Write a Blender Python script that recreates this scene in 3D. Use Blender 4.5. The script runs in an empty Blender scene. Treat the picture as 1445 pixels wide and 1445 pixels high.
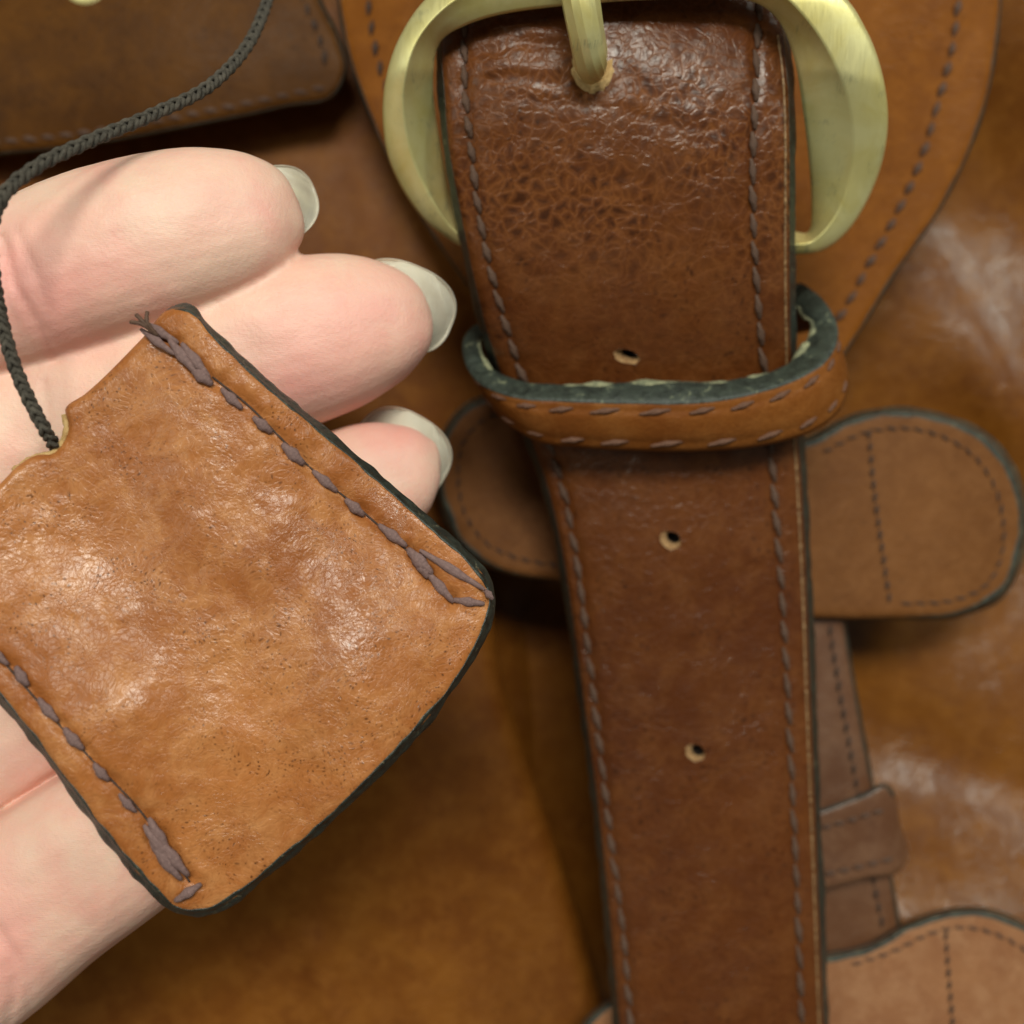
import bpy, math, random
import numpy as np
from mathutils import Vector, Matrix, Euler, noise
from mathutils.geometry import delaunay_2d_cdt

random.seed(7)
S = 0.01                     # everything is written in centimetres
CAMZ, F, HC = 20.0, 1550.0, 722.5

scene = bpy.context.scene
# ------------------------------------------------------------------ camera
cam = bpy.data.cameras.new("camera")
camo = bpy.data.objects.new("camera", cam)
scene.collection.objects.link(camo)
camo.location = (0, 0, CAMZ * S)
cam.sensor_width = 36
cam.lens = 36 * F / 1445
cam.clip_start = 0.005
cam.clip_end = 20
cam.dof.use_dof = True
cam.dof.focus_distance = 0.122
cam.dof.aperture_fstop = 15
scene.camera = camo
scene.render.resolution_x = 1024
scene.render.resolution_y = 1024
# ------------------------------------------------------------------ light of the room
w = bpy.data.worlds.new("World")
scene.world = w
w.use_nodes = True
w.node_tree.nodes["Background"].inputs[0].default_value = (0.80, 0.82, 0.70, 1)
w.node_tree.nodes["Background"].inputs[1].default_value = 0.14


def area(name, loc, target, sx, sy, power, col):
    l = bpy.data.lights.new(name, 'AREA')
    l.shape = 'RECTANGLE'
    l.size, l.size_y, l.energy, l.color = sx, sy, power, col
    o = bpy.data.objects.new(name, l)
    scene.collection.objects.link(o)
    o.location = loc
    o.rotation_euler = (Vector(target) - Vector(loc)).to_track_quat('-Z', 'Y').to_euler()
    return o


area("ceiling_lamp", (0.04, 0.50, 1.20), (0, 0, 0.05), 0.50, 0.24, 13.5, (1.0, 0.97, 0.84))
area("room_lamp", (-0.75, 0.10, 1.0), (0, 0, 0.05), 0.3, 0.6, 3.2, (0.95, 1.0, 0.86))
area("highlight_lamp", (0.80, 0.60, 0.80), (0, 0, 0.05), 0.26, 0.26, 5.0, (0.93, 1.0, 0.90))  # unseen lamp, added for the highlight on the body's lower right
scene.view_settings.view_transform = 'Standard'
scene.view_settings.look = 'None'
scene.view_settings.exposure = 0.0
scene.view_settings.gamma = 1.0


# ------------------------------------------------------------------ helpers
def P(x, y, z):
    k = (CAMZ - z) / F
    return ((x - HC) * k, (HC - y) * k, z)


WO = {}                      # world origins in cm


def empty(name, origin, label, cat, group=None):
    o = bpy.data.objects.new(name, None)
    o.empty_display_size = 0.005
    scene.collection.objects.link(o)
    o.location = [c * S for c in origin]
    WO[o] = np.array(origin, float)
    o['label'] = label
    o['category'] = cat
    if group:
        o['group'] = group
    return o


def mk(name, V, Fs, mats, parent=None, smooth=True, midx=None):
    V = np.array(V, float)
    c = V.mean(axis=0)
    me = bpy.data.meshes.new(name)
    me.from_pydata([tuple((v - c) * S) for v in V], [], [tuple(f) for f in Fs])
    if not isinstance(mats, (list, tuple)):
        mats = [mats]
    for m in mats:
        me.materials.append(m)
    if midx is not None:
        me.polygons.foreach_set('material_index', midx)
    if smooth:
        me.polygons.foreach_set('use_smooth', [True] * len(me.polygons))
    me.update()
    o = bpy.data.objects.new(name, me)
    scene.collection.objects.link(o)
    WO[o] = c
    if parent is not None:
        o.parent = parent
        o.location = [(a - b) * S for a, b in zip(c, WO[parent])]
    else:
        o.location = [a * S for a in c]
    return o


def crom(pts, closed=False, step=8.0):
    """Catmull-Rom through points of any dimension, resampled evenly by the first two."""
    P_ = [np.array(p, float) for p in pts]
    n = len(P_)
    out = []
    rng = range(n) if closed else range(n - 1)
    for i in rng:
        p1, p2 = P_[i], P_[(i + 1) % n]
        p0 = P_[(i - 1) % n] if closed or i > 0 else 2 * p1 - p2
        p3 = P_[(i + 2) % n] if closed or i < n - 2 else 2 * p2 - p1
        # centripetal-like tangent clamp
        d = np.linalg.norm((p2 - p1)[:2]) + 1e-6
        d0 = np.linalg.norm((p1 - p0)[:2]) + 1e-6
        d3 = np.linalg.norm((p3 - p2)[:2]) + 1e-6
        m1 = (p2 - p1) + ((p1 - p0) / d0 - (p2 - p0) / (d0 + d)) * d
        m2 = (p2 - p1) + ((p3 - p2) / d3 - (p3 - p1) / (d + d3)) * d
        m = max(3, int(d / 2.5))
        for k in range(m):
            t = k / m
            h = (2 * t**3 - 3 * t**2 + 1) * p1 + (t**3 - 2 * t**2 + t) * m1 + (-2 * t**3 + 3 * t**2) * p2 + (t**3 - t**2) * m2
            out.append(h)
    out.append(P_[0] if closed else P_[-1])
    out = np.array(out)
    seg = np.linalg.norm(np.diff(out[:, :2], axis=0), axis=1)
    s = np.concatenate([[0], np.cumsum(seg)])
    m = max(4, int(round(s[-1] / step)))
    t = np.linspace(0, s[-1], m + 1)
    r = np.stack([np.interp(t, s, out[:, k]) for k in range(out.shape[1])], axis=1)
    return r[:-1] if closed else r


def inside(px, py, poly):
    x0, y0 = poly[:, 0], poly[:, 1]
    x1, y1 = np.roll(x0, -1), np.roll(y0, -1)
    c = np.zeros(len(px), bool)
    for a, b, cc, d in zip(x0, y0, x1, y1):
        if b == d:
            continue
        t = ((b > py) != (d > py)) & (px < (cc - a) * (py - b) / (d - b) + a)
        c ^= t
    return c


def dist_poly(px, py, poly, closed=True):
    d = np.full(len(px), 1e9)
    m = len(poly)
    for i in range(m if closed else m - 1):
        a, b = poly[i], poly[(i + 1) % m]
        ab = b - a
        L = ab @ ab + 1e-9
        t = np.clip(((px - a[0]) * ab[0] + (py - a[1]) * ab[1]) / L, 0, 1)
        dd = np.hypot(px - (a[0] + t * ab[0]), py - (a[1] + t * ab[1]))
        np.minimum(d, dd, out=d)
    return d


def area2(poly):
    x, y = poly[:, 0], poly[:, 1]
    return 0.5 * np.sum(x * np.roll(y, -1) - np.roll(x, -1) * y)


def normals2(poly, closed=True):
    """outward unit normals in pixel space"""
    if closed:
        t = np.roll(poly, -1, 0) - np.roll(poly, 1, 0)
    else:
        t = np.gradient(poly, axis=0)
    t /= (np.linalg.norm(t, axis=1)[:, None] + 1e-9)
    n = np.stack([t[:, 1], -t[:, 0]], 1)
    if closed and area2(poly) < 0:
        n = -n
    return n


def pxcm(z):
    return F / (CAMZ - z)


def bulk_noise(x, y, sc, seed=0.0, octv=1):
    out = np.empty(len(x))
    for i in range(len(x)):
        v = Vector((x[i] * sc, y[i] * sc, seed))
        s_, a = 0.0, 1.0
        for o in range(octv):
            s_ += a * noise.noise(v)
            v = v * 2.07
            a *= 0.5
        out[i] = s_
    return out


def slab(name, outline, zf, th, mat, parent, res=9, r=0.12, emat=None, ew=0.06, bulge=0.03,
         skip=None, holes=(), hole_mat=None, estep=5.0, ename='painted_edge', wav=0.35, fade=None):
    """A sheet of leather with a rounded, dyed edge.  zf(x,y arrays)->cm"""
    ol = crom([p[:2] for p in outline], True, estep)
    nrm = normals2(ol)
    zmean = float(np.mean(zf(ol[:, 0], ol[:, 1])))
    pc = pxcm(zmean)
    rp = r * pc
    x0, y0 = ol.min(0)
    x1, y1 = ol.max(0)
    gx, gy = np.meshgrid(np.arange(x0, x1, res), np.arange(y0, y1, res))
    gx = gx.ravel().astype(float)
    gy = gy.ravel().astype(float)
    rs = np.random.RandomState(3)
    gx += (np.arange(len(gx)) % 2) * 0.01
    gx += rs.uniform(-.15, .15, len(gx)) * res
    gy += rs.uniform(-.15, .15, len(gy)) * res
    m = inside(gx, gy, ol)
    gx, gy = gx[m], gy[m]
    d = dist_poly(gx, gy, ol)
    m = d > rp * 1.0 + res * .45
    gx, gy = gx[m], gy[m]
    rings_x, rings_y = [gx], [gy]
    for f in (.1, .3, .62, 1.0):
        q = ol - nrm * rp * f
        q = q[::1 if res < 14 else 2]
        k = inside(q[:, 0], q[:, 1], ol) & (dist_poly(q[:, 0], q[:, 1], ol) > rp * f * .9)
        rings_x.append(q[k, 0]); rings_y.append(q[k, 1])
    ix = np.concatenate(rings_x); iy = np.concatenate(rings_y)
    hl = []
    for (hx, hy, hrx, hry, hrot) in holes:
        a = np.linspace(0, 2 * math.pi, 16, endpoint=False)
        ex, ey = hrx * np.cos(a), hry * np.sin(a)
        hp = np.stack([hx + ex * math.cos(hrot) - ey * math.sin(hrot), hy + ex * math.sin(hrot) + ey * math.cos(hrot)], 1)
        k = ~inside(ix, iy, hx + (hp - [hx, hy]) * 1.2 if False else (hp - [hx, hy]) * 1.25 + [hx, hy])
        ix, iy = ix[k], iy[k]
        hl.append(hp)
    nO = len(ol)
    pts = [Vector(p) for p in ol] + [Vector(p) for h in hl for p in h] + [Vector((a, b)) for a, b in zip(ix, iy)]
    edges = [(i, (i + 1) % nO) for i in range(nO)]
    base = nO
    for h in hl:
        edges += [(base + i, base + (i + 1) % len(h)) for i in range(len(h))]
        base += len(h)
    res_ = delaunay_2d_cdt(pts, edges, [], 1, 1e-4)
    vs = np.array([tuple(v) for v in res_[0]])
    fs = [list(f) for f in res_[2]]
    if hl:
        cx = np.array([vs[f].mean(0) for f in fs])
        bad = np.zeros(len(fs), bool)
        for h in hl:
            bad |= inside(cx[:, 0], cx[:, 1], h)
        fs = [f for f, b in zip(fs, bad) if not b]
    dd = dist_poly(vs[:, 0], vs[:, 1], ol) / pc
    u = np.clip(1 - dd / r, 0, 1)
    z = zf(vs[:, 0], vs[:, 1]) - r * .85 * (1 - np.sqrt(np.maximum(0, 1 - u * u)))
    V = [P(a, b, c) for a, b, c in zip(vs[:, 0], vs[:, 1], z)]
    # orientation: image y runs down, so flip where needed
    Fs = []
    for f in fs:
        a = np.array([V[i][:2] for i in f])
        Fs.append(f if area2(a) > 0 else f[::-1])
    # wall and back
    zo = zf(ol[:, 0], ol[:, 1])
    nV = len(V)
    lvl = [(0, -r * .85), (0, -th)]
    for (o_, dz) in lvl:
        V += [P(a, b, c) for a, b, c in zip(ol[:, 0], ol[:, 1], zo + dz)]
    for i in range(nO):
        j = (i + 1) % nO
        Fs.append([nV + i, nV + nO + i, nV + nO + j, nV + j])
    bt = delaunay_2d_cdt([Vector(p) for p in ol], [(i, (i + 1) % nO) for i in range(nO)], [], 1, 1e-4)
    if len(bt[0]) == nO:
        for f in bt[2]:
            Fs.append([nV + nO + i for i in f])
    ob = mk(name, V, Fs, mat, parent)
    # dyed edge
    if emat is not None:
        rs2 = random.uniform(0, 50)
        prof = []
        wv = 1 + wav * bulk_noise(ol[:, 0], ol[:, 1], .03, rs2, 2)
        K = 7
        fd = fade(ol[:, 0], ol[:, 1]) if fade else np.ones(nO)
        wv = wv * fd
        rings = []
        for k in range(K):
            t = k / (K - 1)
            q = ew * wv * (1 - t)
            uu = np.clip(1 - q / r, 0, 1)
            dz = -r * .85 * (1 - np.sqrt(np.maximum(0, 1 - uu * uu)))
            lift = (0.010 * math.sin(math.pi * min(1, t * 1.2 + .05)) - (0.004 if k == 0 else 0)) * fd - .01 * (1 - fd)
            rings.append((-q, dz + lift))
        hh = th - r * .85
        for k in range(1, 6):
            t = k / 5
            rings.append((bulge * np.sin(math.pi * t) * wv, -r * .85 - hh * t * np.ones(nO)))
        E = []
        zz = zf(ol[:, 0], ol[:, 1])
        for (off, dz) in rings:
            q = ol + nrm * (np.asarray(off) * pc)[:, None]
            zi = zf(q[:, 0], q[:, 1])
            E += [P(a, b, c) for a, b, c in zip(q[:, 0], q[:, 1], zi + dz)]
        EF = []
        sk = skip(ol[:, 0], ol[:, 1]) if skip else np.zeros(nO, bool)
        for k in range(len(rings) - 1):
            for i in range(nO):
                j = (i + 1) % nO
                if sk[i] and sk[j]:
                    continue
                EF.append([k * nO + i, (k + 1) * nO + i, (k + 1) * nO + j, k * nO + j])
        used = sorted({i for f in EF for i in f})
        mp = {a: b for b, a in enumerate(used)}
        mk(ename, [E[i] for i in used], [[mp[i] for i in f] for f in EF], emat, ob)
    for h in hl:
        hz = zf(h[:, 0], h[:, 1])
        n = len(h)
        HV, HF = [], []
        c = h.mean(0)
        for (sc, dz, ox, oy) in ((1.10, -.012, 0, 0), (1.02, .010, 0, 0), (.97, .004, 0, 0), (.62, -.075, .30, -.28), (.55, -.26, .34, -.32), (.02, -.27, .34, -.32)):
            for i in range(n):
                rr_ = np.hypot(*(h[0] - c)) * .9
                q = c + (h[i] - c) * sc * (1 + (.22 * noise.noise(Vector((i * .8, sc * 3, c[0]))) if .9 < sc < 1.09 else 0)) + np.array([ox, oy]) * rr_
                HV.append(P(q[0], q[1], hz[i] + dz))
        for k in range(5):
            for i in range(n):
                j = (i + 1) % n
                HF.append([k * n + i, k * n + j, (k + 1) * n + j, (k + 1) * n + i])
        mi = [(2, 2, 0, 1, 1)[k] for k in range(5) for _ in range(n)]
        mk('punch_hole', HV, HF, hole_mat, ob, midx=mi)
    return ob


def tube(name, path, rad, mat, parent, n=10, flat=1.0):
    """path: Nx3 cm points, rad scalar or list"""
    p = np.array(path, float)
    t = np.gradient(p, axis=0)
    t /= np.linalg.norm(t, axis=1)[:, None]
    up = np.array([0, 0, 1.0])
    V, Fs = [], []
    N = len(p)
    rad = np.broadcast_to(np.array(rad, float), (N,))
    for i in range(N):
        s = np.cross(t[i], up); s /= np.linalg.norm(s) + 1e-9
        b = np.cross(s, t[i])
        for k in range(n):
            a = 2 * math.pi * k / n
            V.append(p[i] + rad[i] * (math.cos(a) * s + flat * math.sin(a) * b))
    for i in range(N - 1):
        for k in range(n):
            j = (k + 1) % n
            Fs.append([i * n + k, i * n + j, (i + 1) * n + j, (i + 1) * n + k])
    Fs.append(list(range(n))[::-1]); Fs.append([(N - 1) * n + k for k in range(n)])
    if name is None:
        return V, Fs
    return mk(name, V, Fs, mat, parent)


# ------------------------------------------------------------------ materials
def new_mat(name):
    m = bpy.data.materials.new(name)
    m.use_nodes = True
    nt = m.node_tree
    return m, nt, nt.nodes['Principled BSDF']


def nn(nt, t, **kw):
    n = nt.nodes.new(t)
    for k, v in kw.items():
        setattr(n, k, v)
    return n


def coords(nt, scale=(100, 100, 100), rot=(0, 0, 0)):
    tc = nn(nt, 'ShaderNodeTexCoord')
    mp = nn(nt, 'ShaderNodeMapping')
    mp.inputs['Scale'].default_value = scale
    mp.inputs['Rotation'].default_value = rot
    nt.links.new(tc.outputs['Object'], mp.inputs[0])
    return mp.outputs[0]


def tex_noise(nt, vec, sc, det=3, rough=.55, dist=0):
    n = nn(nt, 'ShaderNodeTexNoise')
    n.inputs['Scale'].default_value = sc
    n.inputs['Detail'].default_value = det
    n.inputs['Roughness'].default_value = rough
    n.inputs['Distortion'].default_value = dist
    nt.links.new(vec, n.inputs['Vector'])
    return n.outputs['Fac']


def ramp(nt, fac, a, b, va=0.0, vb=1.0, smooth=False):
    m = nn(nt, 'ShaderNodeMapRange')
    if smooth:
        m.interpolation_type = 'SMOOTHSTEP'
    nt.links.new(fac, m.inputs[0])
    m.inputs[1].default_value, m.inputs[2].default_value = a, b
    m.inputs[3].default_value, m.inputs[4].default_value = va, vb
    return m.outputs[0]


def mixc(nt, fac, a, b, mode='MIX'):
    m = nn(nt, 'ShaderNodeMix', data_type='RGBA', blend_type=mode)
    def put(sock, v):
        if isinstance(v, (tuple, list)):
            sock.default_value = (*v[:3], 1)
        else:
            nt.links.new(v, sock)
    if isinstance(fac, (int, float)):
        m.inputs[0].default_value = fac
    else:
        nt.links.new(fac, m.inputs[0])
    put(m.inputs[6], a); put(m.inputs[7], b)
    return m.outputs[2]


def math_(nt, op, a, b=None):
    m = nn(nt, 'ShaderNodeMath', operation=op)
    for i, v in enumerate((a, b)):
        if v is None:
            continue
        if isinstance(v, (int, float)):
            m.inputs[i].default_value = v
        else:
            nt.links.new(v, m.inputs[i])
    return m.outputs[0]


def leather(name, dark, mid, light, spec=.5, tone=.84, **kw):
    dark, mid, light = (tuple(x * tone for x in c) for c in (dark, mid, light))
    m = leather_(name, dark, mid, light, **kw)
    m.node_tree.nodes['Principled BSDF'].inputs['Specular IOR Level'].default_value = spec
    return m


def leather_(name, dark, mid, light, cell=11.0, rough=.42, crackle=.5, wrinkle=.5, grain=.6, coat=.25, speck=.3, bump=1.0,
            mott=.55, coat_r=.25, crot=.5, celld=0.0, attr=None):
    m, nt, b = new_mat(name)
    v = coords(nt)
    # warp
    wn = nn(nt, 'ShaderNodeTexNoise'); wn.inputs['Scale'].default_value = 2.2; wn.inputs['Detail'].default_value = 2
    nt.links.new(v, wn.inputs['Vector'])
    wv = nn(nt, 'ShaderNodeVectorMath', operation='MULTIPLY_ADD')
    nt.links.new(wn.outputs['Color'], wv.inputs[0]); wv.inputs[1].default_value = (.36, .36, .36); nt.links.new(v, wv.inputs[2])
    vv = wv.outputs[0]
    big = tex_noise(nt, v, mott, 4, .6, .4)
    med = tex_noise(nt, vv, 2.6, 5, .65, .3)
    fine = tex_noise(nt, vv, 26, 4, .6)
    vo = nn(nt, 'ShaderNodeTexVoronoi', feature='DISTANCE_TO_EDGE'); vo.inputs['Scale'].default_value = cell
    nt.links.new(vv, vo.inputs['Vector'])
    vo2 = nn(nt, 'ShaderNodeTexVoronoi', feature='DISTANCE_TO_EDGE'); vo2.inputs['Scale'].default_value = cell * 2.3
    nt.links.new(vv, vo2.inputs['Vector'])
    edge = ramp(nt, vo.outputs['Distance'], 0, .11, 1, 0, True)
    edge2 = ramp(nt, vo2.outputs['Distance'], 0, .2, 1, 0, True)
    # where the grain is open
    zone = ramp(nt, tex_noise(nt, v, .75, 2, .5), .30, .56)
    if attr:
        at = nn(nt, 'ShaderNodeAttribute'); at.attribute_name = attr
        zone = math_(nt, 'MULTIPLY', zone, at.outputs['Fac'])
    c = mixc(nt, ramp(nt, big, .35, .65), dark, mid)
    c = mixc(nt, math_(nt, 'MULTIPLY', ramp(nt, med, .45, .75), .75), c, light)
    ef = math_(nt, 'MULTIPLY', math_(nt, 'MULTIPLY', math_(nt, 'ADD', math_(nt, 'MULTIPLY', edge, .65), math_(nt, 'MULTIPLY', edge2, .35)), zone), crackle)
    lc = tuple(min(1, x * 1.5) for x in light)
    c = mixc(nt, ef, c, lc)
    # dark cells between the pale veins
    c = mixc(nt, math_(nt, 'MULTIPLY', math_(nt, 'MULTIPLY', ramp(nt, vo.outputs['Distance'], .12, .42, 0, 1, True), zone), celld), c, tuple(x * .45 for x in dark))
    # dark pores
    vp = nn(nt, 'ShaderNodeTexVoronoi'); vp.inputs['Scale'].default_value = cell * 1.25
    nt.links.new(vv, vp.inputs['Vector'])
    pore = ramp(nt, vp.outputs['Distance'], .05, .36, 1, 0, True)
    pz = ramp(nt, tex_noise(nt, v, 1.6, 2), .42, .6)
    c = mixc(nt, math_(nt, 'MULTIPLY', math_(nt, 'MULTIPLY', pore, pz), speck), c, tuple(x * .35 for x in dark))
    c = mixc(nt, math_(nt, 'MULTIPLY', ramp(nt, fine, .4, .7), .25), c, tuple(x * .6 for x in dark))
    nt.links.new(c, b.inputs['Base Color'])
    # roughness
    rr = math_(nt, 'ADD', rough - .08, math_(nt, 'MULTIPLY', med, .2))
    nt.links.new(rr, b.inputs['Roughness'])
    nt.links.new(ramp(nt, tex_noise(nt, v, .9, 4, .6), .40, .62, coat * .35, coat, True), b.inputs['Coat Weight'])
    b.inputs['Coat Roughness'].default_value = coat_r
    # bump: fine creases, pebbled cells, pores
    cr = nn(nt, 'ShaderNodeMapping'); cr.inputs['Scale'].default_value = (1.0, 1.9, 1); cr.inputs['Rotation'].default_value = (0, 0, crot)
    nt.links.new(v, cr.inputs[0])
    wr = tex_noise(nt, cr.outputs[0], 4.0, 3, .5, .7)
    wz = ramp(nt, tex_noise(nt, v, .9, 2), .42, .6, .15, 1)
    wr = math_(nt, 'MULTIPLY', wr, wz)
    pb = nn(nt, 'ShaderNodeTexVoronoi', feature='SMOOTH_F1'); pb.inputs['Scale'].default_value = cell * 1.7
    pb.inputs['Smoothness'].default_value = .6
    nt.links.new(vv, pb.inputs['Vector'])
    h = math_(nt, 'ADD', math_(nt, 'MULTIPLY', wr, 3.2 * wrinkle),
              math_(nt, 'MULTIPLY', math_(nt, 'ADD', math_(nt, 'MULTIPLY', edge, -.7), math_(nt, 'MULTIPLY', edge2, -.10)), grain * .8))
    h = math_(nt, 'ADD', h, math_(nt, 'MULTIPLY', pb.outputs['Distance'], -1.1 * grain))
    h = math_(nt, 'ADD', h, math_(nt, 'MULTIPLY', fine, .35))
    bp = nn(nt, 'ShaderNodeBump'); bp.inputs['Strength'].default_value = .8; bp.inputs['Distance'].default_value = 0.00016 * bump
    nt.links.new(h, bp.inputs['Height'])
    nt.links.new(bp.outputs[0], b.inputs['Normal'])
    nt.links.new(bp.outputs[0], b.inputs['Coat Normal'])
    return m


L_TAG = leather('tan_tag_leather', (.25, .075, .016), (.37, .130, .033), (.50, .225, .082), cell=16, rough=.50, crackle=.10,
                wrinkle=.34, grain=.22, coat=.80, speck=1.0, bump=.95, mott=.42, coat_r=.24, crot=-.75, spec=.12, tone=1.0)
L_STRAP = leather('reddish_brown_strap_leather', (.088, .022, .004), (.128, .037, .007), (.170, .058, .014), cell=6.5, rough=.5,
                  crackle=.62, wrinkle=.24, grain=.32, coat=.62, speck=.75, bump=1.15, coat_r=.18, celld=.85, spec=.12, attr='open_grain')
L_BODY = leather('tan_bag_leather', (.135, .040, .003), (.19, .063, .004), (.25, .092, .011), cell=7, rough=.5, crackle=.12,
                 wrinkle=.4, grain=.16, coat=.60, speck=.4, bump=.9, spec=.12, coat_r=.20)
L_FRONT = leather('matte_bag_leather', (.145, .042, .004), (.20, .066, .006), (.26, .097, .014), cell=7, rough=.55, crackle=.12,
                 wrinkle=.35, grain=.16, coat=.06, speck=.4, bump=.9, spec=.12, coat_r=.3, mott=.9)
L_BODYD = leather('dark_pocket_leather', (.058, .019, .0015), (.095, .033, .0025), (.13, .048, .005), cell=7, rough=.55, crackle=.1,
                  wrinkle=.3, grain=.2, coat=.03, speck=.6, bump=.8, spec=.1)
L_FLAP = leather('buckle_panel_leather', (.165, .048, .003), (.23, .073, .005), (.29, .10, .012), cell=7, rough=.55, crackle=.1,
                 wrinkle=.35, grain=.2, coat=.05, speck=.35, bump=.8, spec=.1)
L_TAB = leather('brown_tab_leather', (.14, .050, .012), (.185, .070, .018), (.24, .10, .032), cell=8, rough=.55, crackle=.15,
                wrinkle=.3, grain=.25, coat=.05, speck=.3, bump=.7, spec=.15)
L_LOW = leather('sheen_tinted_leather', (.21, .085, .036), (.27, .12, .052), (.33, .17, .085), cell=8, rough=.5, crackle=.15,  # lower tab: lamp sheen put into the colour as a lighter, pinker brown
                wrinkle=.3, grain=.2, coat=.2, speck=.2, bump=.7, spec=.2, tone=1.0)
L_GLOSS = leather('glossy_dark_leather', (.11, .040, .015), (.15, .060, .024), (.20, .095, .045), cell=8, rough=.4, crackle=.15,
                wrinkle=.25, grain=.15, coat=1.0, speck=.2, bump=.7, spec=.5, coat_r=.28)
L_KEEP = leather('loop_leather', (.17, .048, .007), (.24, .078, .012), (.30, .115, .026), cell=10, rough=.5, crackle=.15,
                 wrinkle=.3, grain=.25, coat=.22, speck=.25, bump=.8, spec=.15, coat_r=.2)


def simple(name, c1, c2, sc=6, rough=.6, bump=.6, metallic=0, bsc=30, bd=.0001, extra=None, ec=None):
    m, nt, b = new_mat(name)
    v = coords(nt)
    f = tex_noise(nt, v, sc, 5, .65, .5)
    c = mixc(nt, ramp(nt, f, .35, .65), c1, c2)
    if extra:
        g = tex_noise(nt, v, extra, 4, .7, .8)
        c = mixc(nt, ramp(nt, g, .60, .70, 0, .9, True), c, ec)
    nt.links.new(c, b.inputs['Base Color'])
    b.inputs['Metallic'].default_value = metallic
    rr = ramp(nt, f, .3, .7, rough - .07, rough + .08)
    nt.links.new(rr, b.inputs['Roughness'])
    bp = nn(nt, 'ShaderNodeBump'); bp.inputs['Strength'].default_value = bump; bp.inputs['Distance'].default_value = bd
    nt.links.new(tex_noise(nt, v, bsc, 4, .6), bp.inputs['Height'])
    nt.links.new(bp.outputs[0], b.inputs['Normal'])
    return m


M_EDGE = simple('black_green_edge_dye', (.012, .014, .012), (.030, .038, .030), 7, .38, .8, bsc=16, bd=.00025,
                extra=11, ec=(.13, .12, .075))
M_EDGE2 = simple('worn_green_edge_dye', (.012, .017, .014), (.038, .050, .038), 6, .5, .9, bsc=12, bd=.0003,
                 extra=6, ec=(.17, .18, .11))
M_THREAD = simple('brown_thread', (.066, .032, .019), (.11, .058, .036), 12, .7, .8, bsc=60, bd=.0001)
M_THREADL = simple('mauve_thread', (.13, .075, .070), (.22, .135, .125), 12, .7, .8, bsc=60, bd=.0001)
M_THREADD = simple('dark_thread', (.034, .018, .012), (.058, .033, .022), 12, .7, .8, bsc=60, bd=.0001)
M_RAW = simple('raw_leather', (.42, .25, .09), (.56, .38, .17), 14, .85, .9, bsc=25, bd=.0003)
M_RAWD = simple('worn_hole_rim', (.24, .12, .045), (.44, .27, .12), 16, .85, 1.0, bsc=25, bd=.0004)
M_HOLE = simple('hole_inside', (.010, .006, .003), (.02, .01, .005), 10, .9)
M_SUEDE = simple('green_suede_lining', (.05, .06, .04), (.16, .17, .10), 8, .9, 1.0, bsc=20, bd=.0004)
M_CORD = simple('dark_cord', (.028, .023, .016), (.085, .072, .055), 14, .75, 1, bsc=70, bd=.00015)


def brass():
    m, nt, b = new_mat('brushed_brass')
    v = coords(nt)
    f = tex_noise(nt, v, 1.3, 4, .6, .6)
    c = mixc(nt, ramp(nt, f, .35, .65), (.68, .59, .22), (.78, .72, .36))
    s = nn(nt, 'ShaderNodeMapping'); s.inputs['Scale'].default_value = (9, .8, 1); s.inputs['Rotation'].default_value = (0, 0, .4)
    nt.links.new(v, s.inputs[0])
    st = tex_noise(nt, s.outputs[0], 4, 5, .7, .2)
    sm = tex_noise(nt, v, 1.9, 3, .6, 1.2)
    dirt = math_(nt, 'MULTIPLY', ramp(nt, sm, .52, .66, 0, 1, True), ramp(nt, st, .45, .6, 0, .45))
    c = mixc(nt, dirt, c, (.20, .21, .13))
    nt.links.new(c, b.inputs['Base Color'])
    b.inputs['Metallic'].default_value = .6
    nt.links.new(ramp(nt, st, .3, .7, .34, .5), b.inputs['Roughness'])
    bp = nn(nt, 'ShaderNodeBump'); bp.inputs['Strength'].default_value = .3; bp.inputs['Distance'].default_value = .00004
    nt.links.new(st, bp.inputs['Height']); nt.links.new(bp.outputs[0], b.inputs['Normal'])
    return m


M_BRASS = brass()


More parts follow.
